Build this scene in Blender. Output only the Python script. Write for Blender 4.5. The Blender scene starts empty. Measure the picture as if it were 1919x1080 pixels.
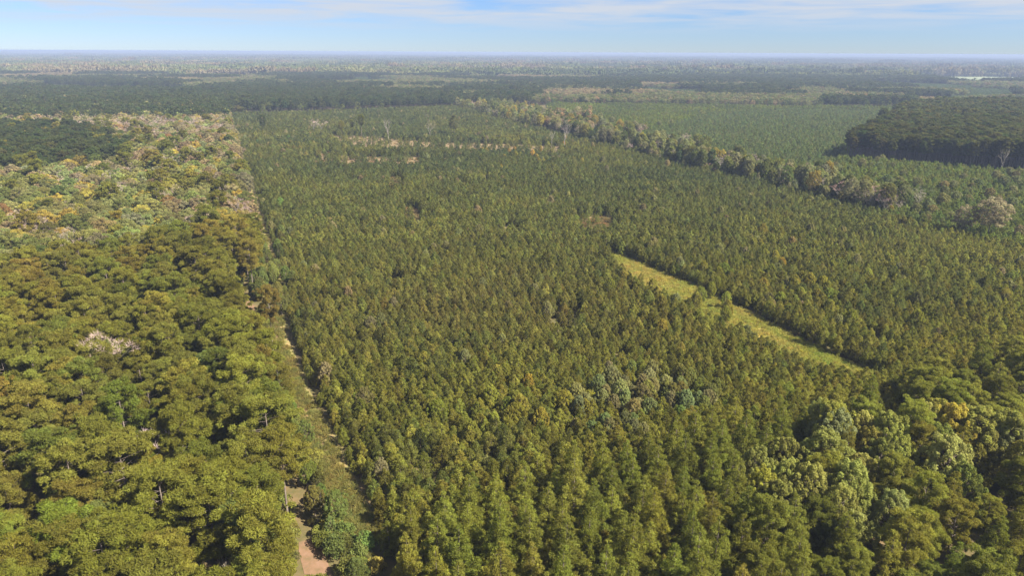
import bpy, math, random
import numpy as np
from mathutils import Vector, Matrix

rng = np.random.default_rng(11)
random.seed(11)
S = bpy.context.scene
COL = S.collection
R = math.radians

# ------------------------------------------------------------------ camera
CAM_H = 90.0
PITCH = R(19.1)
ROLL = R(0.27)
FOC = 1279.0                      # focal length in photograph pixels (1919 wide)
cam_d = bpy.data.cameras.new("camera")
cam_d.sensor_width = 36.0
cam_d.lens = 36.0 * FOC / 1919.0
cam_d.clip_start = 1.0
cam_d.clip_end = 120000.0
cam = bpy.data.objects.new("camera", cam_d)
COL.objects.link(cam)
cam.matrix_world = Matrix.Translation((0, 0, CAM_H)) @ Matrix.Rotation(R(90) - PITCH, 4, 'X') @ Matrix.Rotation(ROLL, 4, 'Z')
S.camera = cam

# ------------------------------------------------------------------ sky, sun, exposure
SUN_EL, SUN_AZ = R(45), R(114)     # azimuth clockwise from straight ahead: the sun stands to the right, a little behind
world = bpy.data.worlds.new("World")
S.world = world
world.use_nodes = True
nt = world.node_tree
nt.nodes.clear()
def N(tree, kind, **kw):
    n = tree.nodes.new(kind)
    for k, v in kw.items():
        setattr(n, k, v)
    return n
sky = N(nt, 'ShaderNodeTexSky', sky_type='NISHITA', sun_disc=False)
sky.sun_elevation = SUN_EL
sky.sun_rotation = SUN_AZ
sky.altitude = 300
sky.air_density = 1.0
sky.dust_density = 0.0
sky.ozone_density = 2.0
# thin high cloud: a noise sheet seen along the view direction, projected to a flat layer
geo = N(nt, 'ShaderNodeTexCoord')
sep = N(nt, 'ShaderNodeSeparateXYZ')
nt.links.new(geo.outputs['Generated'], sep.inputs[0])
zc = N(nt, 'ShaderNodeMath', operation='MAXIMUM'); zc.inputs[1].default_value = 0.004
nt.links.new(sep.outputs['Z'], zc.inputs[0])
za = N(nt, 'ShaderNodeMath', operation='ADD'); za.inputs[1].default_value = 0.03
nt.links.new(zc.outputs[0], za.inputs[0])
dx = N(nt, 'ShaderNodeMath', operation='DIVIDE'); dy = N(nt, 'ShaderNodeMath', operation='DIVIDE')
nt.links.new(sep.outputs['X'], dx.inputs[0]); nt.links.new(za.outputs[0], dx.inputs[1])
nt.links.new(sep.outputs['Y'], dy.inputs[0]); nt.links.new(za.outputs[0], dy.inputs[1])
cmb = N(nt, 'ShaderNodeCombineXYZ')
nt.links.new(dx.outputs[0], cmb.inputs[0]); nt.links.new(dy.outputs[0], cmb.inputs[1])
cn = N(nt, 'ShaderNodeTexNoise'); cn.inputs['Scale'].default_value = 0.50; cn.inputs['Detail'].default_value = 7; cn.inputs['Roughness'].default_value = 0.58
cn.inputs['Distortion'].default_value = 0.4
nt.links.new(cmb.outputs[0], cn.inputs['Vector'])
cr = N(nt, 'ShaderNodeValToRGB')
cr.color_ramp.elements[0].position = 0.31; cr.color_ramp.elements[0].color = (0, 0, 0, 1)
cr.color_ramp.elements[1].position = 0.58; cr.color_ramp.elements[1].color = (1, 1, 1, 1)
nt.links.new(cn.outputs['Fac'], cr.inputs[0])
el = N(nt, 'ShaderNodeMapRange'); el.interpolation_type = 'SMOOTHSTEP'
el.inputs['From Min'].default_value = 0.018; el.inputs['From Max'].default_value = 0.054
nt.links.new(sep.outputs['Z'], el.inputs['Value'])
cm = N(nt, 'ShaderNodeMath', operation='MULTIPLY')
nt.links.new(cr.outputs[0], cm.inputs[0]); nt.links.new(el.outputs[0], cm.inputs[1])
cs = N(nt, 'ShaderNodeMath', operation='MULTIPLY'); cs.inputs[1].default_value = 0.88
nt.links.new(cm.outputs[0], cs.inputs[0])
tint = N(nt, 'ShaderNodeMix', data_type='RGBA', blend_type='MULTIPLY'); tint.inputs['Factor'].default_value = 1.0
tint.inputs['B'].default_value = (0.244, 0.326, 0.535, 1)
nt.links.new(sky.outputs[0], tint.inputs['A'])
mixc = N(nt, 'ShaderNodeMix', data_type='RGBA')
mixc.inputs['B'].default_value = (2.52, 2.68, 2.95, 1)
nt.links.new(cs.outputs[0], mixc.inputs['Factor']); nt.links.new(tint.outputs['Result'], mixc.inputs['A'])
bg = N(nt, 'ShaderNodeBackground'); bg.inputs['Strength'].default_value = 0.05
wo = N(nt, 'ShaderNodeOutputWorld')
nt.links.new(mixc.outputs['Result'], bg.inputs['Color']); nt.links.new(bg.outputs[0], wo.inputs['Surface'])

sun_d = bpy.data.lights.new("sun", 'SUN')
sun_d.energy = 3.15
sun_d.angle = R(0.6)
sun_d.color = (1.0, 0.94, 0.82)
sun = bpy.data.objects.new("sun", sun_d)
COL.objects.link(sun)
to_sun = Vector((math.sin(SUN_AZ) * math.cos(SUN_EL), math.cos(SUN_AZ) * math.cos(SUN_EL), math.sin(SUN_EL)))
sun.rotation_euler = to_sun.to_track_quat('Z', 'Y').to_euler()
sun.location = (300, -80, 400)

S.view_settings.view_transform = 'Standard'
S.view_settings.look = 'None'
S.view_settings.gamma = 1.0
S.view_settings.exposure = 2.42
S.view_settings.use_curve_mapping = False
S.render.engine = 'CYCLES'
S.cycles.max_bounces = 8
S.cycles.diffuse_bounces = 5
S.cycles.glossy_bounces = 1
S.cycles.transmission_bounces = 5
S.cycles.volume_bounces = 1
S.cycles.use_denoising = True
S.cycles.caustics_reflective = False
S.cycles.caustics_refractive = False

# ------------------------------------------------------------------ where a point of the photograph lies on the ground
cR = np.array(cam.matrix_world.to_3x3())
def G(u, v, z=0.0):
    """Ground (x, y) seen at photograph pixel u, v at height z."""
    d = cR @ np.array([(u - 959.5) / FOC, -(v - 539.5) / FOC, -1.0])
    t = (z - CAM_H) / d[2]
    return np.array([d[0] * t, d[1] * t])
def PX(x, y, z):
    """Photograph pixel at which a point of the place appears (used to choose which trees are built singly)."""
    p = np.stack([np.asarray(x, float), np.asarray(y, float), np.asarray(z, float) - CAM_H], -1) @ cR
    w = np.maximum(-p[..., 2], 1e-3)
    return 959.5 + FOC * p[..., 0] / w, 539.5 - FOC * p[..., 1] / w
def GP(pts, z=0.0):
    return np.array([G(u, v, z) for u, v in pts])
def inside(poly, x, y):
    c = np.zeros(len(x), bool)
    n = len(poly)
    for i in range(n):
        x1, y1 = poly[i]; x2, y2 = poly[(i + 1) % n]
        if y1 == y2: continue
        k = (y1 > y) != (y2 > y)
        c ^= k & (x < (x2 - x1) * (y - y1) / (y2 - y1) + x1)
    return c
def dist_line(pl, x, y):
    """Signed distance to a polyline (positive on its right hand when walked away) and the running length."""
    best = np.full(len(x), 1e9); sgn = np.zeros(len(x))
    for (x1, y1), (x2, y2) in zip(pl[:-1], pl[1:]):
        ex, ey = x2 - x1, y2 - y1
        L2 = ex * ex + ey * ey
        t = np.clip(((x - x1) * ex + (y - y1) * ey) / L2, 0, 1)
        qx, qy = x - x1 - t * ex, y - y1 - t * ey
        d = np.hypot(qx, qy)
        cr_ = ex * qy - ey * qx
        k = d < best
        best = np.where(k, d, best); sgn = np.where(k, np.where(cr_ < 0, 1, -1), sgn)
    return best * sgn
def hash2(ix, iy, k=0):
    h = np.sin(ix * 127.1 + iy * 311.7 + k * 74.7) * 43758.5453
    return h - np.floor(h)
def vnoise(x, y, s, k=0):
    """Smooth value noise 0..1 of cell size s."""
    x = np.asarray(x, float) / s; y = np.asarray(y, float) / s
    ix, iy = np.floor(x), np.floor(y)
    fx, fy = x - ix, y - iy
    fx = fx * fx * (3 - 2 * fx); fy = fy * fy * (3 - 2 * fy)
    a = hash2(ix, iy, k); b = hash2(ix + 1, iy, k); c = hash2(ix, iy + 1, k); d = hash2(ix + 1, iy + 1, k)
    return (a * (1 - fx) + b * fx) * (1 - fy) + (c * (1 - fx) + d * fx) * fy
def fbm(x, y, s, k=0):
    return 0.55 * vnoise(x, y, s, k) + 0.3 * vnoise(x, y, s * .47, k + 3) + 0.15 * vnoise(x, y, s * .21, k + 7)

# ------------------------------------------------------------------ materials
def new_mat(name):
    m = bpy.data.materials.new(name)
    m.use_nodes = True
    m.node_tree.nodes.clear()
    return m, m.node_tree
def ramp(t, stops):
    r = N(t, 'ShaderNodeValToRGB')
    e = r.color_ramp.elements
    while len(e) < len(stops): e.new(0.5)
    for q, (p, c) in zip(e, stops):
        q.position = p; q.color = (*c, 1)
    return r
def foliage_mat(name, trans=0.34, lo=0.62, hi=1.42):
    """Leaf colour = the tree's own tint, varied leaf by leaf (age of the leaf), thin leaves let light through."""
    m, t = new_mat(name)
    ti = N(t, 'ShaderNodeAttribute', attribute_type='INSTANCER', attribute_name='tint')
    sh = N(t, 'ShaderNodeAttribute', attribute_type='GEOMETRY', attribute_name='age')
    hs = N(t, 'ShaderNodeHueSaturation')
    h = N(t, 'ShaderNodeMapRange'); h.inputs['To Min'].default_value = 0.484; h.inputs['To Max'].default_value = 0.514
    v = N(t, 'ShaderNodeMapRange'); v.inputs['To Min'].default_value = lo; v.inputs['To Max'].default_value = hi
    t.links.new(sh.outputs['Fac'], h.inputs['Value']); t.links.new(sh.outputs['Fac'], v.inputs['Value'])
    t.links.new(h.outputs[0], hs.inputs['Hue']); t.links.new(v.outputs[0], hs.inputs['Value'])
    t.links.new(ti.outputs['Color'], hs.inputs['Color'])
    d = N(t, 'ShaderNodeBsdfDiffuse'); tr = N(t, 'ShaderNodeBsdfTranslucent')
    t.links.new(hs.outputs[0], d.inputs['Color']); t.links.new(hs.outputs[0], tr.inputs['Color'])
    mx = N(t, 'ShaderNodeMixShader'); mx.inputs[0].default_value = trans
    t.links.new(d.outputs[0], mx.inputs[1]); t.links.new(tr.outputs[0], mx.inputs[2])
    o = N(t, 'ShaderNodeOutputMaterial')
    t.links.new(mx.outputs[0], o.inputs['Surface'])
    return m
M_NEEDLE = foliage_mat("pine_needles", 0.52)
M_LEAF = foliage_mat("broad_leaves", 0.48)
M_FARLEAF = foliage_mat("distant_foliage", 0.0, 0.85, 1.16)
def noise_mat(name, stops, scale, detail=6, rough=0.9, bump=0.0, extra=None):
    m, t = new_mat(name)
    tc = N(t, 'ShaderNodeNewGeometry')
    n = N(t, 'ShaderNodeTexNoise'); n.inputs['Scale'].default_value = scale; n.inputs['Detail'].default_value = detail; n.inputs['Roughness'].default_value = 0.62
    t.links.new(tc.outputs['Position'], n.inputs['Vector'])
    r = ramp(t, stops)
    t.links.new(n.outputs['Fac'], r.inputs[0])
    b = N(t, 'ShaderNodeBsdfPrincipled'); b.inputs['Roughness'].default_value = rough
    b.inputs['Specular IOR Level'].default_value = 0.15
    col = r.outputs[0]
    if extra:
        n2 = N(t, 'ShaderNodeTexNoise'); n2.inputs['Scale'].default_value = extra[0]; n2.inputs['Detail'].default_value = 4
        t.links.new(tc.outputs['Position'], n2.inputs['Vector'])
        r2 = ramp(t, extra[1]); t.links.new(n2.outputs['Fac'], r2.inputs[0])
        mm = N(t, 'ShaderNodeMix', data_type='RGBA', blend_type='MULTIPLY'); mm.inputs['Factor'].default_value = 1
        t.links.new(col, mm.inputs['A']); t.links.new(r2.outputs[0], mm.inputs['B'])
        col = mm.outputs['Result']
    t.links.new(col, b.inputs['Base Color'])
    if bump:
        bp = N(t, 'ShaderNodeBump'); bp.inputs['Strength'].default_value = bump; bp.inputs['Distance'].default_value = 0.2
        t.links.new(n.outputs['Fac'], bp.inputs['Height']); t.links.new(bp.outputs[0], b.inputs['Normal'])
    o = N(t, 'ShaderNodeOutputMaterial'); t.links.new(b.outputs[0], o.inputs['Surface'])
    return m
M_GROUND = noise_mat("forest_floor", [(.3, (.07, .07, .025)), (.5, (.115, .09, .042)), (.7, (.16, .11, .06))], 0.35, 8, extra=(0.02, [(.3, (.75, .85, .7)), (.7, (1.15, 1.05, 1.0))]))
M_DIRT = noise_mat("orange_dirt", [(.25, (.09, .085, .035)), (.5, (.155, .11, .055)), (.75, (.215, .145, .085))], 0.5, 8, bump=.4)
M_PINKDIRT = noise_mat("pinkish_dirt", [(.25, (.11, .085, .04)), (.5, (.175, .105, .06)), (.75, (.225, .135, .09))], 0.6, 8, bump=.4)
M_VERGE = noise_mat("dry_verge", [(.3, (.11, .12, .03)), (.5, (.2, .165, .06)), (.68, (.30, .2, .1))], 0.5, 8, bump=.5)
M_GRASSBASE = noise_mat("tall_grass_sward", [(.28, (.20, .19, .04)), (.45, (.30, .26, .06)), (.6, (.38, .28, .085)), (.75, (.42, .26, .1))], 0.22, 8, bump=.8)
M_BARK = noise_mat("bark", [(.3, (.10, .075, .06)), (.6, (.20, .16, .13))], 1.8, 6)
M_BARKPALE = noise_mat("pale_bark", [(.3, (.20, .175, .15)), (.6, (.33, .29, .25))], 1.8, 6)
M_FIELD = noise_mat("pale_field", [(.3, (.14, .165, .085)), (.7, (.20, .22, .13))], 0.02, 5)
def twig_mat():
    m, t = new_mat("bare_twigs")
    ti = N(t, 'ShaderNodeAttribute', attribute_type='INSTANCER', attribute_name='tint')
    d = N(t, 'ShaderNodeBsdfDiffuse'); t.links.new(ti.outputs['Color'], d.inputs['Color'])
    o = N(t, 'ShaderNodeOutputMaterial'); t.links.new(d.outputs[0], o.inputs['Surface'])
    return m
M_TWIG = twig_mat()

# ------------------------------------------------------------------ mesh helpers (numpy)
class Geo:
    """Triangles and quads gathered with a material slot and an age value per face."""
    def __init__(self):
        self.v, self.f, self.m, self.a, self.n = [], [], [], [], 0
    def add(self, verts, faces, mat, age=None):
        faces = np.asarray(faces, np.int64)
        self.v.append(np.asarray(verts, float)); self.f.append(faces + self.n)
        self.m.append(np.full(len(faces), mat)); self.a.append(np.full(len(faces), 0.5) if age is None else np.asarray(age, float))
        self.n += len(verts)
    def mesh(self, name, mats):
        me = bpy.data.meshes.new(name)
        v = np.concatenate(self.v)
        nl = np.concatenate([np.full(len(f), f.shape[1]) for f in self.f])
        loops = np.concatenate([f.ravel() for f in self.f])
        me.vertices.add(len(v)); me.vertices.foreach_set('co', v.astype(np.float32).ravel())
        me.loops.add(len(loops)); me.loops.foreach_set('vertex_index', loops.astype(np.int32))
        me.polygons.add(len(nl))
        me.polygons.foreach_set('loop_start', np.concatenate([[0], np.cumsum(nl)[:-1]]).astype(np.int32))
        for m in mats: me.materials.append(m)
        me.polygons.foreach_set('material_index', np.concatenate(self.m).astype(np.int32))
        at = me.attributes.new('age', 'FLOAT', 'FACE')
        at.data.foreach_set('value', np.concatenate(self.a).astype(np.float32))
        me.update(calc_edges=True)
        return me
def unit(a):
    return a / np.maximum(np.linalg.norm(a, axis=-1, keepdims=True), 1e-9)
def tube(g, p0, p1, r0, r1, mat, sides=4):
    p0, p1 = np.asarray(p0, float), np.asarray(p1, float)
    d = unit(p1 - p0)
    a = unit(np.cross(d, [0.31, 0.17, 0.93] if abs(d[2]) < .9 else [1, 0, 0])); b = np.cross(d, a)
    an = np.arange(sides) * 2 * np.pi / sides
    ring = np.cos(an)[:, None] * a + np.sin(an)[:, None] * b
    v = np.concatenate([p0 + ring * r0, p1 + ring * r1])
    i = np.arange(sides); j = (i + 1) % sides
    g.add(v, np.stack([i, j, j + sides, i + sides], 1), mat)
def path_tube(g, pts, rad, mat, sides=6):
    for (p, q, a, b) in zip(pts[:-1], pts[1:], rad[:-1], rad[1:]):
        tube(g, p, q, a, b, mat, sides)
def leaves(g, rg, cen, rad, per, length, width, mat, needle=0.5, squash=1.0, spread=0.55, up=0.35, clump_age=None, out=None):
    """Leaf or needle-tuft triangles over clumps. cen (k,3), rad (k,) or (k,3)."""
    k = len(cen)
    rad = np.asarray(rad, float)
    if rad.ndim == 1: rad = np.stack([rad, rad, rad * squash], 1)
    per = np.maximum(1, np.round(per * (rad[:, 0] * rad[:, 0]) / np.mean(rad[:, 0] ** 2))).astype(int)
    idx = np.repeat(np.arange(k), per); n = len(idx)
    d = unit(rg.normal(size=(n, 3)))
    if out is not None:
        d = unit(d + 0.45 * out[idx])
    d[:, 2] = np.where(d[:, 2] < -0.35, -d[:, 2], d[:, 2])
    p = cen[idx] + d * rad[idx] * (spread + (1.08 - spread) * np.sqrt(rg.random(n)))[:, None]
    t = unit(d * needle + rg.normal(size=(n, 3)) * (1.05 - needle) + [0, 0, .25 * needle])
    nr = unit(rg.normal(size=(n, 3)) * 0.5 + d * (1.0 - 0.3 * needle) + [0, 0, up])
    b = unit(np.cross(nr, t)); nr = np.cross(t, b)
    fl = (nr * (d + [0, 0, .3])).sum(1) < 0
    b[fl] *= -1
    L = length * (0.65 + 0.7 * rg.random(n))[:, None]; W = width * (0.7 + 0.6 * rg.random(n))[:, None]
    v = np.empty((n, 3, 3))
    v[:, 0] = p - t * L * .45 - b * W * .5
    v[:, 1] = p + b * W * .5 - t * L * .38
    v[:, 2] = p + t * L * .6
    ca = rg.random(k) if clump_age is None else clump_age
    age = np.clip(0.55 * ca[idx] + 0.45 * rg.random(n), 0, 1)
    g.add(v.reshape(-1, 3), np.arange(n * 3).reshape(n, 3), mat, age)

# ------------------------------------------------------------------ tree models: each returns (wood Geo, crown Geo), base at 0, natural size
def trunk_path(rg, h, lean, bend, r0, r1, n=6):
    ph = rg.random() * 6.28
    z = np.linspace(0, h, n)
    off = lean * (z / h) + bend * np.sin(z / h * 3.3 + ph) * (z / h)
    a = rg.random() * 6.28
    pts = np.stack([np.cos(a) * off, np.sin(a) * off, z - (z == 0) * 0.4], 1)
    return pts, np.linspace(r0, r1, n)
def at_z(pts, z):
    return np.array([np.interp(z, pts[:, 2], pts[:, i]) for i in range(2)] + [z])
def mature_pine(seed, detail=1.0, h=21.0, cr=4.7, base=.42, sparse=1.0):
    rg = np.random.default_rng(seed)
    w, c = Geo(), Geo()
    pts, rad = trunk_path(rg, h * .95, .6, .3, .27, .06, 7)
    path_tube(w, pts, rad, 0, 6 if detail > .5 else 4)
    cen, cra, out = [], [], []
    nb = int(40 * sparse)
    for i in range(nb):
        t = (i + rg.random() * .8) / nb
        z = h * (base + (1 - base) * t * .98)
        prof = cr * (0.60 + 0.55 * math.sin(min(1, t * 1.5) * 1.57)) * math.sqrt(max(0.03, 1 - t ** 2.1)) * .95
        r = prof * (.62 + .5 * rg.random())
        a = i * 2.4 + rg.normal() * .35
        p0 = at_z(pts, min(z - .25 * r * .3, h * .95))
        tip = p0 + np.array([math.cos(a) * r, math.sin(a) * r, r * (.08 + .42 * t) + rg.normal() * .2])
        if detail > .3: tube(w, p0, tip, .075 * (1.15 - t), .02, 0, 3)
        for q, s in ((1.0, 1.0), (.62, .85)):
            if q < 1 and r < 1.6: continue
            cc = p0 + (tip - p0) * q + rg.normal(size=3) * [.35, .35, .2]
            rr = (0.72 + .5 * rg.random()) * s * (cr / 4.8) * (1.25 - .3 * t)
            for e in range(2 if q == 1 else 1):
                cen.append(cc + rg.normal(size=3) * [.75, .75, .3] * e); cra.append(rr * (1 - .25 * e))
                out.append(unit(np.array([math.cos(a) * .8, math.sin(a) * .8, .55 + t * .5])))
    cen.append(at_z(pts, h * .95) + [0, 0, .3]); cra.append(.8); out.append(np.array([0, 0, 1.]))
    cen, cra, out = np.array(cen), np.array(cra), np.array(out)
    if detail >= 1: leaves(c, rg, cen, cra, 190, .46, .15, 0, needle=.55, squash=.8, out=out)
    elif detail > .3: leaves(c, rg, cen, cra * 1.05, 42, .85, .40, 0, needle=.45, squash=.8, out=out)
    else:
        k = rg.permutation(len(cen))[: max(24, int(len(cen) * .45))]
        leaves(c, rg, cen[k], cra[k] * 1.3, 9, 1.7, 1.1, 0, needle=.2, squash=.65, out=out[k])
    return w, c
def cone_pine(seed, detail=1.0, h=17.0, cr=3.5, base=.18):
    """Younger thinned pine: pointed crown, tiers of upswept fluffy branches."""
    rg = np.random.default_rng(seed)
    w, c = Geo(), Geo()
    pts, rad = trunk_path(rg, h * .97, .35, .15, .17, .03, 6)
    path_tube(w, pts, rad, 0, 5)
    cen, cra, out = [], [], []
    tiers = 14
    for i in range(tiers):
        t = i / (tiers - 1)
        z = h * (base + (1 - base) * .95 * t)
        nb = 6 if t < .7 else 5 if t < .9 else 3
        for j in range(nb):
            a = i * 1.1 + j * 6.283 / nb + rg.normal() * .3
            r = cr * (1 - t ** 1.12) * (.62 + .55 * rg.random()) * min(1, .72 + t * 1.8) + .18
            p0 = at_z(pts, z)
            tip = p0 + np.array([math.cos(a) * r, math.sin(a) * r, r * (.12 + .5 * t) + rg.normal() * .12])
            if detail > .3: tube(w, p0, tip, .045 * (1.1 - t), .012, 0, 3)
            qs = (1.0, .55) if r > 1.2 else (1.0,)
            for q in qs:
                cen.append(p0 + (tip - p0) * q + rg.normal(size=3) * .12)
                cra.append((.52 + .36 * rg.random()) * (1.25 - .7 * t) * (1 if q == 1 else .9))
                out.append(unit(np.array([math.cos(a), math.sin(a), .5 + t])))
    tipz = at_z(pts, h * .97)
    cen.append(tipz + [0, 0, .1]); cra.append(.30); out.append(np.array([0, 0, 1.]))
    cen, cra, out = np.array(cen), np.array(cra), np.array(out)
    if detail >= 1: leaves(c, rg, cen, cra, 100, .42, .125, 0, needle=.65, squash=.85, out=out)
    else: leaves(c, rg, cen, cra * 1.1, 20, .8, .4, 0, needle=.45, squash=.85, out=out)
    return w, c
def young_pine(seed, detail=1.0, h=7.4, cr=1.75):
    rg = np.random.default_rng(seed)
    w, c = Geo(), Geo()
    pts, rad = trunk_path(rg, h * .95, .2, .06, .085, .02, 4)
    path_tube(w, pts, rad, 0, 4)
    cen, cra, out = [], [], []
    tiers = 9
    for i in range(tiers):
        t = i / (tiers - 1)
        z = h * (.10 + .83 * t)
        nb = 5 if t < .75 else 3
        for j in range(nb):
            a = i * 1.3 + j * 6.283 / nb + rg.normal() * .3
            r = cr * (1 - t ** 1.7) * (.7 + .5 * rg.random()) * min(1, .8 + t) + .1
            p0 = at_z(pts, z)
            tip = p0 + np.array([math.cos(a) * r, math.sin(a) * r, r * (.35 + .5 * t)])
            cen.append(tip); cra.append((.44 + .22 * rg.random()) * (1.1 - .4 * t)); out.append(unit(np.array([math.cos(a), math.sin(a), .7 + t])))
            if r > 1.0 and detail > .5:
                cen.append(p0 + (tip - p0) * .5); cra.append(.42); out.append(out[-1])
    cen.append(at_z(pts, h * .97)); cra.append(.26); out.append(np.array([0, 0, 1.]))
    cen, cra, out = np.array(cen), np.array(cra), np.array(out)
    if detail >= 1: leaves(c, rg, cen, cra, 46, .40, .15, 0, needle=.65, squash=1.05, out=out)
    elif detail > .3: leaves(c, rg, cen, cra * 1.1, 13, .62, .36, 0, needle=.5, squash=1.1, out=out)
    else: leaves(c, rg, cen, cra * 1.25, 4, 1.0, .75, 0, needle=.3, squash=1.15, out=out)
    return w, c
def broadleaf(seed, detail=1.0, h=17.0, cr=4.4, base=.32, upright=0.0):
    rg = np.random.default_rng(seed)
    w, c = Geo(), Geo()
    pts, rad = trunk_path(rg, h * .8, .7, .3, .24, .06, 6)
    path_tube(w, pts, rad, 0, 5 if detail > .5 else 4)
    cen, cra, out = [], [], []
    nb = 62 if not upright else 120
    mid = h * (base + 1) / 2; hz = h * (1 - base) / 2
    lob = rg.random(6) * .5 + .75
    for i in range(nb):
        zt = 1 - 2 * (i + .5) / nb * .93
        a = i * 2.4
        rr = math.sqrt(max(0, 1 - zt * zt))
        lb = lob[int((a % 6.283) / 6.283 * 6) % 6]
        k = (.72 + .34 * rg.random()) * lb
        prof = (1.0 - .30 * upright * max(0, zt)) 
        p = np.array([math.cos(a) * rr * cr * k * prof, math.sin(a) * rr * cr * k * prof, mid + zt * hz * (.82 + .22 * rg.random()) * (.55 + .45 * lb)])
        base_p = at_z(pts, min(h * .78, max(h * base * .8, p[2] - rr * cr * .55)))
        p[:2] += base_p[:2] * .6
        if detail > .3 and i % 2 == 0: tube(w, base_p, p, .07, .02, 0, 3)
        q = (.70 + .55 * rg.random()) * cr / 4.4 * (1 - .22 * upright)
        cen.append(p); cra.append([q * (1 - .25 * upright), q * (1 - .25 * upright), q * (.85 + .55 * upright)])
        out.append(unit(np.array([math.cos(a) * rr, math.sin(a) * rr, zt + .3])))
    cen, cra, out = np.array(cen), np.array(cra), np.array(out)
    if detail >= 1: leaves(c, rg, cen, cra, 175 if not upright else 150, .36 - .07 * upright, .27 - .07 * upright, 0, needle=.15 + .25 * upright, spread=.5, out=out)
    elif detail > .3: leaves(c, rg, cen, cra * 1.05, 42, .75, .62, 0, needle=.1, out=out)
    else:
        k = rg.permutation(nb)[:34]
        leaves(c, rg, cen[k], cra[k] * 1.3, 9, 1.5, 1.3, 0, needle=.1, out=out[k])
    return w, c
def bare_tree(seed, detail=1.0, h=16.0, spread=.55, twigs=True, leaf=0.0):
    """Leafless tree: forking limbs down to fine twigs; crown Geo holds the twigs."""
    rg = np.random.default_rng(seed)
    w, c = Geo(), Geo()
    tips = []
    def grow(p, d, L, r, lev):
        q = p + d * L
        tube(w if twigs or lev < 1 else c, p, q, r, r * .68, 0, 5 if lev < 1 else 3)
        if lev >= (3 if detail >= 1 else 2):
            tips.append((q, d, L)); return
        for i in range(3 if lev else 4):
            nd = unit(d + unit(rg.normal(size=3)) * (spread + .12 * lev) + [0, 0, .14])
            grow(p + d * L * (.55 + .45 * rg.random()) if i else q, nd, L * (.58 + .2 * rg.random()), r * .55, lev + 1)
    grow(np.array([0, 0, -.4]), unit(np.array([rg.normal() * .05, rg.normal() * .05, 1])), h * .42, .20, 0)
    if twigs:
        cen = np.array([t[0] + t[1] * t[2] * .35 for t in tips]); out = np.array([t[1] for t in tips])
        if detail >= 1: leaves(c, rg, cen, np.full(len(cen), .75), 26, .8, .05, 0, needle=.85, out=out)
        else: leaves(c, rg, cen, np.full(len(cen), 1.0), 10, 1.5, .22, 0, needle=.7, out=out)
    return w, c
def shrub(seed, detail=1.0, h=2.6):
    rg = np.random.default_rng(seed)
    w, c = Geo(), Geo()
    cen, cra, out = [], [], []
    for i in range(16):
        a = i * 2.4; r = h * .55 * math.sqrt(i / 16) * (.8 + .4 * rg.random())
        p = np.array([math.cos(a) * r, math.sin(a) * r, h * (.78 - .5 * (i / 16) ** 1.5) * (.8 + .35 * rg.random())])
        tube(w, [math.cos(a) * .1, math.sin(a) * .1, -.2], p, .04, .012, 0, 3)
        cen.append(p); cra.append(h * (.2 + .1 * rg.random())); out.append(unit(np.array([math.cos(a) * r, math.sin(a) * r, h * .5])))
    cen, cra, out = np.array(cen), np.array(cra), np.array(out)
    leaves(c, rg, cen, cra, 90, .26, .20, 0, needle=.2, out=out)
    return w, c
def grass_tuft(seed):
    rg = np.random.default_rng(seed)
    w, c = Geo(), Geo()
    cen = np.stack([rg.normal(size=9) * .8, rg.normal(size=9) * .8, .2 + rg.random(9) * .35], 1)
    leaves(c, rg, cen, .35 + .3 * rg.random(9), 26, .7, .12, 0, needle=.75)
    return w, c

def merged(wood, crown, name, bark, leafm):
    g = Geo()
    for v, f, m, a in zip(wood.v, wood.f, wood.m, wood.a): g.v.append(v); g.f.append(f); g.m.append(m); g.a.append(a)
    o = wood.n
    for v, f, m, a in zip(crown.v, crown.f, crown.m, crown.a): g.v.append(v); g.f.append(f + o); g.m.append(m + 1); g.a.append(a)
    g.n = wood.n + crown.n
    return g.mesh(name, [bark, leafm])

KINDS = {
    'mature': dict(fn=mature_pine, bark=M_BARK, leaf=M_NEEDLE, nv=7, mid=5, far=4),
    'tall': dict(fn=lambda s, d=1.0: mature_pine(s, d, h=24.0, cr=3.9, base=.56), bark=M_BARK, leaf=M_NEEDLE, nv=5, mid=4, far=3),
    'cone': dict(fn=cone_pine, bark=M_BARK, leaf=M_NEEDLE, nv=6, mid=3, far=0),
    'young': dict(fn=young_pine, bark=M_BARK, leaf=M_NEEDLE, nv=6, mid=5, far=4),
    'broad': dict(fn=broadleaf, bark=M_BARK, leaf=M_LEAF, nv=5, mid=5, far=4),
    'spire': dict(fn=lambda s, d=1.0: broadleaf(s, d, h=14.5, cr=3.9, base=.16, upright=1.0), bark=M_BARK, leaf=M_LEAF, nv=4, mid=2, far=0),
    'bare': dict(fn=bare_tree, bark=M_BARKPALE, leaf=M_TWIG, nv=4, mid=3, far=3),
    'snag': dict(fn=lambda s, d=1.0: bare_tree(s, d, spread=.5, twigs=False), bark=M_BARKPALE, leaf=M_BARKPALE, nv=4, mid=0, far=0),
    'shrub': dict(fn=shrub, bark=M_BARK, leaf=M_LEAF, nv=5, mid=0, far=0),
    'grass': dict(fn=lambda s, d=1.0: grass_tuft(s), bark=M_BARK, leaf=M_LEAF, nv=4, mid=0, far=0),
}
MODELS = {}          # kind -> [(trunk mesh, crown mesh)] for the trees built singly
PROTO = {}           # (kind, lod) -> collection of joined meshes for the masses
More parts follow.
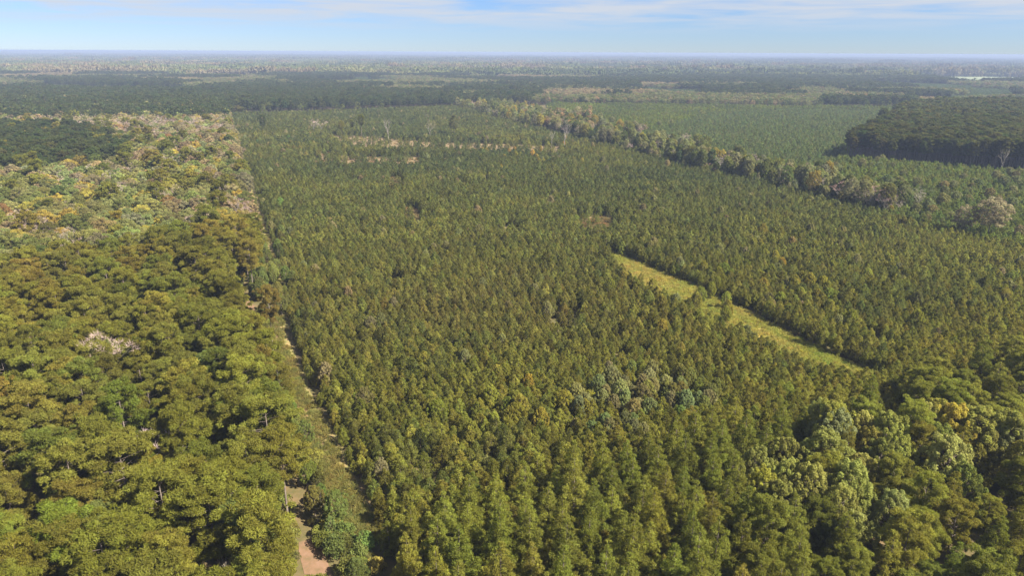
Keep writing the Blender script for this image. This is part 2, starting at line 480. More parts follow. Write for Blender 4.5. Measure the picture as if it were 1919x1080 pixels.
for kn, kd in KINDS.items():
    MODELS[kn] = []
    for lod, (cnt, det) in (('near', (kd['nv'], 1.0)), ('mid', (kd['mid'], .5)), ('far', (kd['far'], .2))):
        if not cnt: continue
        col = bpy.data.collections.new(f"{kn}_{lod}")
        PROTO[kn, lod] = col
        for i in range(cnt):
            w, c = kd['fn'](1000 + i * 17 + len(kn) * 131, det)
            if lod == 'near':
                MODELS[kn].append((w.mesh("trunk", [kd['bark']]) if w.n else None, c.mesh("crown", [kd['leaf']]), w, c))
            me = merged(w, c, f"{kn}_{lod}_{i}", kd['bark'], kd['leaf'])
            col.objects.link(bpy.data.objects.new(f"{kn}_{lod}_{i:02d}", me))

def mass(name, label_kind, x, y, z, rot, scl, tint, idx, col):
    """One object of kind stuff: the trees past the ones built singly."""
    n = len(x)
    if n == 0: return None
    me = bpy.data.meshes.new(name)
    me.vertices.add(n)
    me.vertices.foreach_set('co', np.stack([x, y, z], 1).astype(np.float32).ravel())
    a = me.attributes.new('rot', 'FLOAT_VECTOR', 'POINT'); a.data.foreach_set('vector', np.asarray(rot, np.float32).ravel())
    a = me.attributes.new('scl', 'FLOAT_VECTOR', 'POINT'); a.data.foreach_set('vector', np.asarray(scl, np.float32).ravel())
    a = me.attributes.new('tint', 'FLOAT_VECTOR', 'POINT'); a.data.foreach_set('vector', np.asarray(tint, np.float32).ravel())
    a = me.attributes.new('idx', 'INT', 'POINT'); a.data.foreach_set('value', np.asarray(idx, np.int32))
    o = bpy.data.objects.new(name, me)
    COL.objects.link(o)
    t = bpy.data.node_groups.new(name, 'GeometryNodeTree')
    t.interface.new_socket('Geometry', in_out='INPUT', socket_type='NodeSocketGeometry')
    t.interface.new_socket('Geometry', in_out='OUTPUT', socket_type='NodeSocketGeometry')
    gi, go = N(t, 'NodeGroupInput'), N(t, 'NodeGroupOutput')
    ci = N(t, 'GeometryNodeCollectionInfo'); ci.inputs['Collection'].default_value = col
    ci.inputs['Separate Children'].default_value = True; ci.inputs['Reset Children'].default_value = True
    ip = N(t, 'GeometryNodeInstanceOnPoints'); ip.inputs['Pick Instance'].default_value = True
    def at(nm, ty):
        q = N(t, 'GeometryNodeInputNamedAttribute', data_type=ty); q.inputs['Name'].default_value = nm
        return q.outputs['Attribute']
    er = N(t, 'FunctionNodeEulerToRotation')
    t.links.new(at('rot', 'FLOAT_VECTOR'), er.inputs[0])
    t.links.new(gi.outputs[0], ip.inputs['Points']); t.links.new(ci.outputs[0], ip.inputs['Instance'])
    t.links.new(at('idx', 'INT'), ip.inputs['Instance Index']); t.links.new(er.outputs[0], ip.inputs['Rotation'])
    t.links.new(at('scl', 'FLOAT_VECTOR'), ip.inputs['Scale']); t.links.new(ip.outputs[0], go.inputs[0])
    md = o.modifiers.new('trees', 'NODES'); md.node_group = t
    o['kind'] = 'stuff'
    o['label'] = label_kind
    return o

# ------------------------------------------------------------------ layout: boundaries on the ground
EDGE = GP([(678, 998), (430, 217)])                       # left edge of the young plantation
ex = EDGE[1] - EDGE[0]; EDIR = ex / np.linalg.norm(ex); ENRM = np.array([EDIR[1], -EDIR[0]])   # to the right
EDGE_LONG = np.array([EDGE[0] - EDIR * 120, EDGE[1] + EDIR * 20])
PARCEL = GP([(678, 998), (430, 217), (852, 203), (1919, 481), (2167, 546)])
def off_edge(s, d):
    """Point s metres along the plantation edge from its near corner, d metres to its right."""
    return EDGE[0] + EDIR * s + ENRM * d
GRASS_STRIP = np.concatenate([GP([(1118, 461), (1150, 472), (1195, 489), (1290, 530), (1400, 583), (1500, 634), (1590, 676), (1640, 694), (1675, 704)], 0.3),
                              GP([(1655, 708), (1600, 692), (1500, 662), (1400, 618), (1300, 566), (1240, 540), (1190, 522)], 6.0)])
CLEAR = [np.concatenate([GP([(1080, 406), (1120, 404), (1158, 408)]), GP([(1162, 416), (1120, 415), (1086, 416)], 8)]),
         np.concatenate([GP([(755, 388), (785, 392)]), GP([(790, 405), (752, 405)], 8)]),
         np.concatenate([GP([(612, 252.5), (660, 254), (700, 256), (735, 260), (800, 265.5), (900, 268), (1000, 271.5), (1050, 274)]), GP([(1050, 277.5), (960, 274.5), (860, 273), (800, 272), (735, 270), (680, 265), (640, 259)], 8)]),
         np.concatenate([GP([(640, 291), (690, 294), (740, 294.5), (790, 293.5)]), GP([(790, 300), (735, 300.5), (690, 300), (632, 297)], 8)]),
         np.concatenate([GP([(592, 284), (612, 283), (632, 292)]), GP([(632, 299), (604, 297), (590, 291)], 7)]),
         np.concatenate([GP([(727, 332), (755, 333)]), GP([(758, 341), (731, 340)], 8)]),
         np.concatenate([GP([(738, 724), (750, 725)]), GP([(754, 742), (743, 741)], 8)])]
FRONT = GP([(1585, 302), (1919, 329), (2300, 360)])
STAND_F = np.concatenate([FRONT, GP([(2300, 180), (1760, 185), (1690, 196)], 22), GP([(1640, 262)], 0)])
FIELD_G = GP([(1180, 262), (1330, 215), (1480, 206), (1690, 212), (1600, 262), (1560, 318), (1340, 300)])
STRIP_R_IN = GP([(852, 203), (1000, 243), (1150, 282), (1300, 322), (1450, 360), (1560, 388), (1650, 410)])
rnm = np.array([0.0, 0.0])

# ------------------------------------------------------------------ ground, tracks, clearings
def sheet(name, poly, z, mat, kind='structure', label=None):
    me = bpy.data.meshes.new(name)
    me.from_pydata([(p[0], p[1], z) for p in poly], [], [list(range(len(poly)))])
    me.materials.append(mat)
    o = bpy.data.objects.new(name, me); COL.objects.link(o)
    o['kind'] = kind
    if label: o['label'] = label
    return o
def ribbon(name, line, widths, z, mat, label, jit=0.0, step=4.0):
    line = np.asarray(line, float)
    seg = np.hypot(*np.diff(line, axis=0).T); s = np.concatenate([[0], np.cumsum(seg)])
    t = np.arange(0, s[-1], step)
    px, py = np.interp(t, s, line[:, 0]), np.interp(t, s, line[:, 1])
    dxy = np.stack([np.gradient(px), np.gradient(py)], 1); dxy /= np.hypot(*dxy.T)[:, None]
    nrm = np.stack([dxy[:, 1], -dxy[:, 0]], 1)
    w = np.interp(t, s, widths) / 2
    wl = w + (vnoise(t, t * 0, 9, 5) - .5) * jit * 2; wr = w + (vnoise(t, t * 0, 7, 9) - .5) * jit * 2
    k = len(t)
    v = [(px[i] - nrm[i, 0] * wl[i], py[i] - nrm[i, 1] * wl[i], z) for i in range(k)] + [(px[i] + nrm[i, 0] * wr[i], py[i] + nrm[i, 1] * wr[i], z) for i in range(k)]
    f = [(i, k + i, k + i + 1, i + 1) for i in range(k - 1)]
    me = bpy.data.meshes.new(name); me.from_pydata(v, [], f); me.materials.append(mat)
    o = bpy.data.objects.new(name, me); COL.objects.link(o); o['kind'] = 'structure'; o['label'] = label
    return o
ang = np.arange(96) * 2 * np.pi / 96
gnd = sheet('ground', np.stack([np.cos(ang) * 23500, np.sin(ang) * 23500], 1), 0.0, M_GROUND)
t1 = GP([(700, 1012), (690, 1000), (668, 972), (641, 930), (622, 885), (603, 835), (572, 775), (547, 715), (531, 680), (519, 640), (515, 600), (512, 560), (511, 520), (498, 470), (478, 400), (455, 310)])
ribbon('verge', t1, [6, 7, 7, 7, 7, 7.4, 8, 8, 7.6, 7.2, 7, 7, 7, 6, 5, 4], .03, M_VERGE, 'dry grassy verge beside the plantation edge', .8)
ribbon('dirt_track', t1, [3.2, 3.4, 2.8, 2.2, 2.0, 2.1, 2.3, 2.3, 2.4, 2.6, 2.6, 2.6, 3.0, 2.2, 1.8, 1.5], .06, M_PINKDIRT, 'thin dirt track along the plantation edge', .5, 2.5)
t2 = GP([(622, 1180), (603, 1110), (588, 1062), (575, 1028), (568, 1005)])
ribbon('forest_road', t2, [5, 4.8, 4.6, 4.0, 2.5], .05, M_PINKDIRT, 'pinkish dirt road under the tall pines', .5, 3)
t2b = GP([(484, 616), (473, 592), (458, 568), (446, 550)])
ribbon('forest_road', t2b, [3, 4, 4, 2.5], .05, M_PINKDIRT, 'short bare stretch of the dirt road in the wood', .6, 3)
t2_all = np.concatenate([t2, GP([(520, 840), (500, 720)]), t2b])
sheet('grass_ground', GRASS_STRIP, .03, M_GRASSBASE, 'structure', 'yellow green grass strip through the plantation')
for q in CLEAR: sheet('bare_soil', q, .03, M_DIRT, 'structure', 'orange bare soil gap in the plantation')
sheet('far_field', [(1480, 2330), (1900, 2330), (2120, 3050), (1540, 3050)], .1, M_FIELD, 'structure', 'pale open field far off among the woods')
FARFIELD = np.array([(1480, 2330), (1900, 2330), (2120, 3050), (1540, 3050)])

# ------------------------------------------------------------------ scatter
BUCKET = {}
def put(kind, x, y, s, tint, sz=None, spec=None):
    BUCKET.setdefault(kind, []).append((np.asarray(x, float), np.asarray(y, float), np.asarray(s, float), np.asarray(tint, float), np.asarray(s if sz is None else sz, float)))
def grid(spx, spy, x0, x1, y0, y1, jit, direction=None):
    nx, ny = int((x1 - x0) / spx) + 1, int((y1 - y0) / spy) + 1
    gx, gy = np.meshgrid(x0 + np.arange(nx) * spx, y0 + np.arange(ny) * spy)
    gx = gx + (np.arange(ny) % 2)[:, None] * spx * .5
    x = gx.ravel() + rng.uniform(-jit, jit, gx.size) * spx; y = gy.ravel() + rng.uniform(-jit, jit, gx.size) * spy
    return x, y
def in_view(x, y, m=45):
    return (np.abs(x) < y * .775 + m) & (y > 55)
def lerp(a, b, t):
    return np.asarray(a) * (1 - t[:, None]) + np.asarray(b) * t[:, None]
def vary(c, hue=.10, val=.16):
    n = len(c)
    return np.clip(c * (1 + rng.normal(size=(n, 1)) * val) * (1 + rng.normal(size=(n, 3)) * hue * [1, .5, .6]), .008, .6)
C_PINE = np.array([0.197, 0.180, 0.029]); C_PINE_G = np.array([0.150, 0.159, 0.027]); C_PINE_B = np.array([0.195, 0.165, 0.038]); C_PINE_D = np.array([0.065, 0.078, 0.025])
C_YP = np.array([0.193, 0.187, 0.034]); C_YP_BR = np.array([0.189, 0.167, 0.045]); C_YP_CO = np.array([0.105, 0.123, 0.038]); C_YP_Y = np.array([0.249, 0.233, 0.040])
C_BL = np.array([0.190, 0.196, 0.049]); C_BL_Y = np.array([0.302, 0.246, 0.050]); C_BL_G = np.array([0.125, 0.140, 0.038]); C_BL_T = np.array([0.263, 0.213, 0.106]); C_BL_O = np.array([0.280, 0.179, 0.067]); C_BL_P = np.array([0.230, 0.230, 0.085])
C_BARE = np.array([.36, .27, .225])

# young plantation, in rows along its left edge
a_, b_ = np.meshgrid(np.arange(0, 1500, 2.15), np.arange(-8.4, 1250, 2.65))
sx = (a_ + rng.uniform(-.9, .9, a_.shape)).ravel(); dxx = (b_ + rng.uniform(-.75, .75, a_.shape)).ravel()
px_ = EDGE[0][0] + EDIR[0] * sx + ENRM[0] * dxx; py_ = EDGE[0][1] + EDIR[1] * sx + ENRM[1] * dxx
PARCEL_W = np.concatenate([PARCEL, PARCEL[:1]]); PARCEL_W[0] = off_edge(6, -9); PARCEL_W[1] = off_edge(np.linalg.norm(ex), -2)
dtr = dist_line(t1, px_, py_)
k = in_view(px_, py_, 12) & inside(PARCEL_W, px_, py_) & ((dtr > 4.4) | (np.hypot(px_, py_) > 800))
for q in CLEAR:
    k &= ~inside(q, px_, py_) | (rng.random(len(k)) < .10)
k &= ~inside(GRASS_STRIP, px_, py_) | (rng.random(len(k)) < .0015)
k &= rng.random(len(k)) > .05
k &= ~((fbm(px_, py_, 17, 44) > .735) & (rng.random(len(k)) < .8))
intr = k & (rng.random(len(k)) < .012)
k &= ~intr
far_keep = np.hypot(px_, py_)
k &= rng.random(len(k)) < np.clip(1.45 - far_keep / 900, .55, 1)
x, y = px_[k], py_[k]
u_, v_ = PX(x, y, np.full(len(x), 6.0))
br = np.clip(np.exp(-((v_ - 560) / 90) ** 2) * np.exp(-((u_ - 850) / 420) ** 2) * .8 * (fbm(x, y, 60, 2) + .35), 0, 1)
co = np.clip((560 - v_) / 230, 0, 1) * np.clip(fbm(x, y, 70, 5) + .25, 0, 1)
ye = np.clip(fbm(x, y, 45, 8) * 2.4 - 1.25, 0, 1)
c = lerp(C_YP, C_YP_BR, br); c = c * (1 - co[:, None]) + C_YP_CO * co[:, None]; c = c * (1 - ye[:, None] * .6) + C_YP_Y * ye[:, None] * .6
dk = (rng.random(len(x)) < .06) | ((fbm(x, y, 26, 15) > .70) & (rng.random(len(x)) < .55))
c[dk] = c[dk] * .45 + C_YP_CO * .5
hgt = .72 + .42 * fbm(x, y, 35, 1) + rng.normal(size=len(x)) * .09
hgt = (hgt + .16 * ((fbm(x, y, 26, 15) > .70)) + .3 * (rng.random(len(x)) < .012) - .25 * (rng.random(len(x)) < .05))
hgt = .90 * np.clip(hgt, .4, 1.5) * np.clip(.32 + dtr[k] / 15, .5, 1)
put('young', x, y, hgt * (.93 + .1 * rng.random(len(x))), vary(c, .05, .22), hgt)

nI = int(intr.sum())
cI = lerp(C_BL, C_BL_T, rng.random(nI)); cI[rng.random(nI) < .3] = C_BL_P
sI = .30 + .28 * rng.random(nI)
put('spire', px_[intr], py_[intr], sI, vary(cI, .06, .15), sI)
# small broadleaf bushes scattered through the plantation near the grass strip and lower edge
for uc, vc, su, sv, n_, cc in ((1180, 745, 60, 28, 40, C_BL_P), (1280, 735, 35, 18, 22, C_BL), (1480, 520, 140, 45, 60, C_YP_Y), (520, 470, 16, 50, 22, C_BL), (540, 275, 45, 16, 60, C_BL), (1000, 290, 60, 9, 20, C_BL_Y), (960, 770, 80, 30, 20, C_YP_Y)):
    p = GP(np.stack([rng.normal(size=n_) * su + uc, rng.normal(size=n_) * sv + vc], 1), 5)
    put('spire', p[:, 0], p[:, 1], .45 + .16 * rng.random(n_), vary(np.tile(cc, (n_, 1))), None)

# foreground thinned pines below the plantation's near edge
NEAR = np.array([PARCEL[0], PARCEL[4]])
NEAR_DIR = unit(NEAR[1] - NEAR[0]); NEAR_N = np.array([NEAR_DIR[1], -NEAR_DIR[0]])
a_, b_ = np.meshgrid(np.arange(-60, 420, 5.9), np.arange(3, 150, 6.2))
a_ = a_ + (np.arange(a_.shape[0]) % 2)[:, None] * 2.3
sx = (a_ + rng.uniform(-1.3, 1.3, a_.shape)).ravel(); dxx = (b_ + rng.uniform(-1.4, 1.4, a_.shape)).ravel()
x = NEAR[0][0] + NEAR_DIR[0] * sx + NEAR_N[0] * dxx; y = NEAR[0][1] + NEAR_DIR[1] * sx + NEAR_N[1] * dxx
d_e = dist_line(EDGE_LONG, x, y)
k = (y > 40) & (np.abs(x) < y * .8 + 45) & (d_e > 1.5)
x, y, sx, dxx, d_e = x[k], y[k], sx[k], dxx[k], d_e[k]
u_, v_ = PX(x, y, np.full(len(x), 14.0))
right = np.clip((u_ - 1330) / 260, 0, 1)                  # towards the right the stand is older and mixed
is_m = rng.random(len(x)) < right * .8
hard = (((u_ - 1560) / 150) ** 2 + ((v_ - 850) / 90) ** 2 < 1) | (((u_ - 1790) / 150) ** 2 + ((v_ - 830) / 75) ** 2 < 1) | (((u_ - 1600) / 120) ** 2 + ((v_ - 960) / 70) ** 2 < .8)
hd = hard & (rng.random(len(x)) < .66)
grow_ = np.clip(.55 + (d_e + 4) / 26, .6, 1) * np.clip(.62 + dxx / 40, .66, 1)
ub, _b = PX(x, y, np.zeros(len(x)))
def below_line(h, slack):
    ut, vt = PX(x, y, h)
    return vt > 998 - 377 / 1241 * (ut - 678) - slack
fit = below_line(np.full(len(x), 16.0), np.interp(u_, [700, 1300, 1500], [75, 40, 4])) & (ub > 690)
is_m &= below_line(np.full(len(x), 16.0), 0)
ok_m = below_line(np.full(len(x), 16.5), -4)
kk = ~is_m & ~hd & fit
c = lerp(C_PINE * [.92, .98, 1], C_PINE_G, np.clip(fbm(x, y, 22, 4) * 1.7 - .45, 0, 1))
s = (.86 + .26 * rng.random(len(x))) * grow_
put('cone', x[kk], y[kk], s[kk], vary(c[kk] * 1.20, .05, .12), s[kk])
kk = is_m & ~hd & ok_m & (rng.random(len(x)) < .58)
s = (.62 + .22 * rng.random(len(x)))
put('mature', x[kk], y[kk], s[kk] * 1.02, vary(c[kk] * 1.20, .05, .12), s[kk] * 1.05)
kk = hd & ok_m
cc = lerp(C_BL, C_BL_P, rng.random(len(x))); cy = rng.random(len(x)) < .2; cc[cy] = C_BL_Y * [.85, 1, 1]; cg = rng.random(len(x)) < .2; cc[cg] = C_BL_G
s = .92 + .3 * rng.random(len(x))
put('spire', x[kk], y[kk], s[kk], vary(cc[kk] * [1.28, 1.24, .98], .05, .12), s[kk])

a_, b_ = np.meshgrid(np.arange(-14, 400, 2.7), np.arange(.5, 46, 3.0))
sx = (a_ + rng.uniform(-1, 1, a_.shape)).ravel(); dxx = (b_ + rng.uniform(-.9, .9, a_.shape)).ravel()
x = NEAR[0][0] + NEAR_DIR[0] * sx + NEAR_N[0] * dxx; y = NEAR[0][1] + NEAR_DIR[1] * sx + NEAR_N[1] * dxx
ub, vb = PX(x, y, np.zeros(len(x)))
k = (y > 50) & (np.abs(x) < y * .8 + 20) & (dist_line(t1, x, y) > 3.3) & ~inside(GRASS_STRIP, x, y) & ((ub > 700) | (dxx > 3)) & (ub > 640)
x, y, dxx, ub = x[k], y[k], dxx[k], ub[k]
s = (.85 + .35 * rng.random(len(x))) * (1 + dxx / 120)
c = lerp(C_PINE, C_YP, rng.random(len(x)))
put('young', x, y, s, vary(c, .05, .18), s)

# the mature wood left of the road
x, y = grid(6.9, 6.6, -980, 40, 50, 1180, .42)
d_e = dist_line(EDGE_LONG, x, y); d_r = dist_line(t2, x, y)
sA = (x - EDGE[0][0]) * EDIR[0] + (y - EDGE[0][1]) * EDIR[1]
d_s = (x - EDGE[0][0]) * ENRM[0] + (y - EDGE[0][1]) * ENRM[1]
lim = np.interp(sA, [-100, 0, 60, 110, 150, 260, 420], [-8.5, -9.5, -9.5, -11, -9, -6.5, -4])
k = in_view(x, y) & (rng.random(len(x)) > .09) & (d_s < lim) & ((d_r < -np.interp(y, [106, 112], [6.0, 3.2])) | (y > 115)) & (np.abs(d_r) > 3.0) & (np.abs(dist_line(t2b, x, y)) > 3.4) & ~((np.abs(dist_line(t2b + [4, -9], x, y)) < 6) | (np.abs(dist_line(t2b + [7, -17], x, y)) < 5))
x, y = x[k], y[k]; n = len(x)
u_, v_ = PX(x, y, np.full(n, 17.0))
# which part of the wood a tree stands in, by the stand's own borders
f1 = (fbm(x, y, 90, 12) - .5); f2 = (fbm(x, y, 40, 21) - .5)
hw = ((v_ + f1 * 160 + f2 * 60 < 486 - .12 * u_))         # broadleaf wood beyond
pine_band = (inside(np.array([(-400, 228), (60, 226), (165, 236), (235, 262), (215, 287), (100, 300), (-400, 330)]), u_ + f2 * 50, v_ + f1 * 10))
back = v_ + f1 * 10 < 214
pale = np.exp(-((v_ - 228 - 0.0 * u_) / 14) ** 2)
typ = np.full(n, 'p', dtype='U1')
r_ = rng.random(n)
typ[hw & (r_ < .94)] = 'h'
p_bare = np.clip(.05 + .36 * pale + .16 * (f1 > .12), 0, .5)
typ[(typ == 'h') & (rng.random(n) < p_bare)] = 'b'
typ[pine_band & (r_ < .94)] = 'd'
typ[back] = np.where(rng.random(back.sum()) < .7, 'd', 'h')
nearmix = ~hw & (r_ > .93)
typ[nearmix] = 'h'
gg = (((u_ - 180) / 95) ** 2 + ((v_ - 930) / 70) ** 2 < 1) & (rng.random(n) < .75)
typ[gg] = 'g'
kk = typ == 'p'
t_ = np.clip(fbm(x, y, 30, 6) * 1.8 - .5, 0, 1)
c = lerp(C_PINE, C_PINE_G, t_); b2 = np.clip(fbm(x, y, 55, 31) * 2.2 - 1.1, 0, 1)[:, None]; c = c * (1 - b2 * .7) + C_PINE_B * b2 * .7
s = .70 + .46 * rng.random(n) ** .8
put('mature', x[kk], y[kk], s[kk] * (1 + .08 * rng.normal(size=kk.sum())), vary(c[kk], .07, .12), s[kk])
kk = typ == 'd'
put('mature', x[kk], y[kk], s[kk], vary(np.tile(C_PINE_D * 1.15, (kk.sum(), 1)), .08, .12), s[kk] * .95)
yel = (v_ > 620)
for code, opts in (('h', None), ('g', None)):
    kk = np.where(typ == code)[0]
    if code == 'h':
        q = fbm(x[kk], y[kk], 60, 41); w_ = rng.random(len(kk))
        c = lerp(C_BL * 1.05, C_BL_P * 1.05, np.clip(q * 1.6 - .3, 0, 1))
        c[w_ < .13] = C_BL_T; c[(w_ > .22) & (w_ < .34)] = C_BL_Y; c[(w_ > .34) & (w_ < .36)] = C_BL_O; c[(w_ > .38) & (w_ < .58)] = C_BL_G
        far_t = (v_[kk] < 330) & (rng.random(len(kk)) < .30); c[far_t] = C_BL_T * .9
        nr_ = yel[kk]; c[nr_] = lerp(C_BL * .85, C_BL_G, rng.random(nr_.sum()))
    else:
        c = np.tile(np.array([.150, .160, .046]), (len(kk), 1))
    s2 = .78 + .34 * rng.random(len(kk))
    put('broad', x[kk], y[kk], s2, vary(c, .08, .14), s2)
kk = typ == 'b'
s2 = .9 + .3 * rng.random(kk.sum())
put('bare', x[kk], y[kk], s2, vary(np.tile(C_BARE, (kk.sum(), 1)), .05, .12), s2)

# scrub between the road and the track
sS = rng.uniform(-45, 330, 2600); dS = rng.uniform(-25, 1, 2600)
x = EDGE[0][0] + EDIR[0] * sS + ENRM[0] * dS; y = EDGE[0][1] + EDIR[1] * sS + ENRM[1] * dS
d_r = dist_line(t2_all, x, y); d_t = dist_line(t1, x, y)
k = (d_r > 2.3) & (d_t < -2.1) & (rng.random(2600) < .5)
k |= (d_r > -9) & (d_r < -2.4) & (y < 150) & (rng.random(2600) < .8)
k |= (d_r > 3.0) & (sS < -3) & (dS > -9) & (rng.random(2600) < .5)
x, y, sS = x[k], y[k], sS[k]
cc = lerp(C_BL * [.95, 1, .9], C_BL_G, rng.random(len(x))); cc[rng.random(len(x)) < .3] = C_BL_Y * [.85, .95, 1]
s = .45 + .9 * rng.random(len(x)) ** 1.5
put('shrub', x, y, s, vary(cc), s * (.9 + .4 * rng.random(len(x))))
sS = rng.uniform(-25, 300, 150); dS = rng.uniform(-12, -4, 150)
x = EDGE[0][0] + EDIR[0] * sS + ENRM[0] * dS; y = EDGE[0][1] + EDIR[1] * sS + ENRM[1] * dS
k = (dist_line(t2_all, x, y) > 3) & (dist_line(t1, x, y) < -3.2)
x, y = x[k], y[k]
cc = lerp(C_BL * [.9, 1, .9], C_BL_G, rng.random(len(x)))
s = .26 + .34 * rng.random(len(x)) ** 1.4
put('spire', x, y, s, vary(cc), s)

# broadleaf strip along the plantation's far right edge
L_ = np.concatenate([[0], np.cumsum(np.hypot(*np.diff(STRIP_R_IN, axis=0).T))])
m_ = 1900
tt = rng.uniform(0, L_[-1], m_)
bx, by = np.interp(tt, L_, STRIP_R_IN[:, 0]), np.interp(tt, L_, STRIP_R_IN[:, 1])
sd = unit(STRIP_R_IN[-1] - STRIP_R_IN[0]); sn = np.array([-sd[1], sd[0]]);
if sn[1] < 0: sn = -sn
wd = np.interp(tt / L_[-1], [0, .25, .6, .85, 1], [80, 80, 60, 42, 22]) * (.35 + 1.2 * vnoise(tt, tt * 0, 38, 4))
dd = rng.uniform(0, 1, m_) ** 1.2 * wd + 2
x, y = bx + sn[0] * dd, by + sn[1] * dd
w_ = rng.random(m_)
c = np.tile(C_BL_P, (m_, 1)); c[w_ < .16] = C_BL_T * [.85, 1.0, 1]; c[(w_ > .2) & (w_ < .4)] = C_BL * .95; c[(w_ > .4) & (w_ < .48)] = C_BL_Y * .9; c[(w_ > .5) & (w_ < .75)] = C_BL_G
ty = rng.random(m_)
s = (.32 + .72 * rng.random(m_) ** 1.7)
kk = ty < .70; put('broad', x[kk], y[kk], s[kk] * .85, vary(c[kk], .05, .12), s[kk] * 1.12)
kk = (ty > .70) & (ty < .88); put('bare', x[kk], y[kk], s[kk] * 1.1, vary(np.tile(C_BARE * .9, (kk.sum(), 1))), s[kk])
kk = (ty > .90) & (tt < L_[-1] * .8); put('mature', x[kk], y[kk], s[kk] * .75, vary(np.tile(C_PINE_D * 1.4, (kk.sum(), 1))), s[kk] * .85)
# orange-brown group in that strip
p = GP(np.stack([rng.normal(size=46) * 34 + 1072, rng.normal(size=46) * 6 + 213], 1), 14)
put('broad', p[:, 0], p[:, 1], .75 + .3 * rng.random(46), vary(np.tile(C_BL_O * [.95, 1.1, 1.3], (46, 1))))

def far_bound(u):
    return np.interp(u, [0, 430, 852, 1000, 1500, 1700, 1919], [214, 215, 201, 196, 203, 203, 190])
# right-hand plantation beyond the strip, and the smooth green field
x, y = grid(3.3, 3.1, 60, 1150, 300, 1400, .42)
rightof = -dist_line(STRIP_R_IN, x, y)                    # beyond the strip
k = in_view(x, y, 15) & ~inside(PARCEL, x, y) & ~inside(STAND_F, x, y)
linex = np.interp(y, PARCEL[[3, 2], 1], PARCEL[[3, 2], 0])
u_, v_ = PX(x, y, np.full(len(x), 5.))
_, v0 = PX(x, y, np.zeros(len(x)))
k &= (u_ > 870) & (v0 >= far_bound(u_))
k &= rng.random(len(x)) < np.clip(1.5 - np.hypot(x, y) / 800, .5, 1)
k &= ~((np.abs(rightof) < 5) & (u_ < 1650))
x, y, u_, v_ = x[k], y[k], u_[k], v_[k]
fg = inside(FIELD_G, x, y)
c = lerp(C_YP_CO * [1.15, 1.2, 1.0], C_YP * [.95, 1.12, 1.1], np.clip(fbm(x, y, 60, 51) * 1.8 - .5, 0, 1))
c[fg] = np.array([.135, .165, .050])
s = np.where(fg, .55 + .38 * rng.random(len(x)), .68 + .4 * fbm(x, y, 30, 52) + .12 * rng.normal(size=len(x)))
put('young', x, y, np.clip(s * 1.12, .4, 1.3), vary(c, .07, .12), np.clip(s, .4, 1.3))
# broadleaf trees scattered through it
m_ = 330
p = GP(np.stack([rng.uniform(1150, 1919, m_), rng.uniform(190, 400, m_)], 1), 8)
k = ~inside(PARCEL, p[:, 0], p[:, 1]) & ~inside(STAND_F, p[:, 0], p[:, 1]) & ~inside(FIELD_G, p[:, 0], p[:, 1])
p = p[k]; put('broad', p[:, 0], p[:, 1], .4 + .25 * rng.random(len(p)), vary(np.tile(C_BL_P * .8, (len(p), 1))))

# dark tall pine stand on the right
x, y = grid(5.0, 4.8, 250, 1050, 480, 1120, .42)
k = in_view(x, y) & inside(STAND_F, x + (fbm(x, y, 28, 33) - .5) * 34, y + (fbm(x, y, 22, 37) - .5) * 16) & (rng.random(len(x)) > .07)
x, y = x[k], y[k]
s = .70 + .36 * fbm(x, y, 26, 35) + .22 * rng.random(len(x))
put('tall', x, y, s, vary(np.tile(C_PINE_D * [1.4, 1.25, 1.0], (len(x), 1)), .09, .2), s)

# woods beyond, in stands of one kind each
x, y = grid(7.6, 7.6, -2100, 2100, 900, 2650, .45)
u_, v_ = PX(x, y, np.full(len(x), 0.))
wob = (fbm(x, y, 120, 61) - .5) * 60
k = in_view(x, y, 60) & ~inside(PARCEL, x, y) & ~inside(FARFIELD, x, y) & ~inside(STAND_F, x, y)
bound = far_bound(u_)
k &= (np.where(u_ < 430, (y > 1175), v_ < bound))
x, y = x[k], y[k]; n = len(x)
seeds = np.stack([rng.uniform(-2300, 2300, 300), rng.uniform(900, 2800, 300)], 1)
st = rng.choice(['d', 'h', 't', 'y', 'm'], 300, p=[.30, .21, .07, .18, .24])
best = np.full(n, 1e18); own = np.zeros(n, int)
xw = x + (fbm(x, y, 150, 71) - .5) * 260; yw = y + (fbm(x, y, 130, 75) - .5) * 220
for i, (a, b) in enumerate(seeds):
    d = ((xw - a) / 1.35) ** 2 + (yw - b) ** 2
    kk = d < best; best[kk] = d[kk]; own[kk] = i
ty = st[own]
u_, v_ = PX(x, y, np.full(n, 16.))
jj = (u_ > 430) & (u_ < 850) & (y < 1500)
ty[jj & (fbm(x, y, 60, 88) > .36)] = 'd'
ty[(u_ < 430) & (y < 1500)] = 'd'
ty[(u_ > 1000) & (u_ < 1560) & (v_ > 172) & (v_ < 192)] = 'h'
ty[(u_ > 1540) & (u_ < 1720) & (v_ > 180)] = 'd'
jit = rng.random(n)
mixd = (ty == 'm'); ty[mixd] = np.where(jit[mixd] < .5, 'd', 'h')
ty[(ty == 'd') & (jit < .05 + .3 * (fbm(x, y, 130, 99) > .56))] = 'h'
kk = ty == 'd'; s = .62 + .3 * fbm(x, y, 70, 66) + .3 * rng.random(n)
put('mature', x[kk], y[kk], s[kk] * 1.0, vary(np.tile(C_PINE_D * 1.1, (kk.sum(), 1)), .08, .16), s[kk] * .95)
kk = (ty == 'h') | (ty == 't')
c = np.tile(C_BL_P * .75, (n, 1)); c[jit < .35] = C_BL_G; c[(jit > .35) & (jit < .5)] = C_BL_T * .8
c[ty == 't'] = (C_BL_T * .9)
put('broad', x[kk], y[kk], s[kk] * .95, vary(c[kk], .08, .16), s[kk] * .85)
kk = ty == 'y'
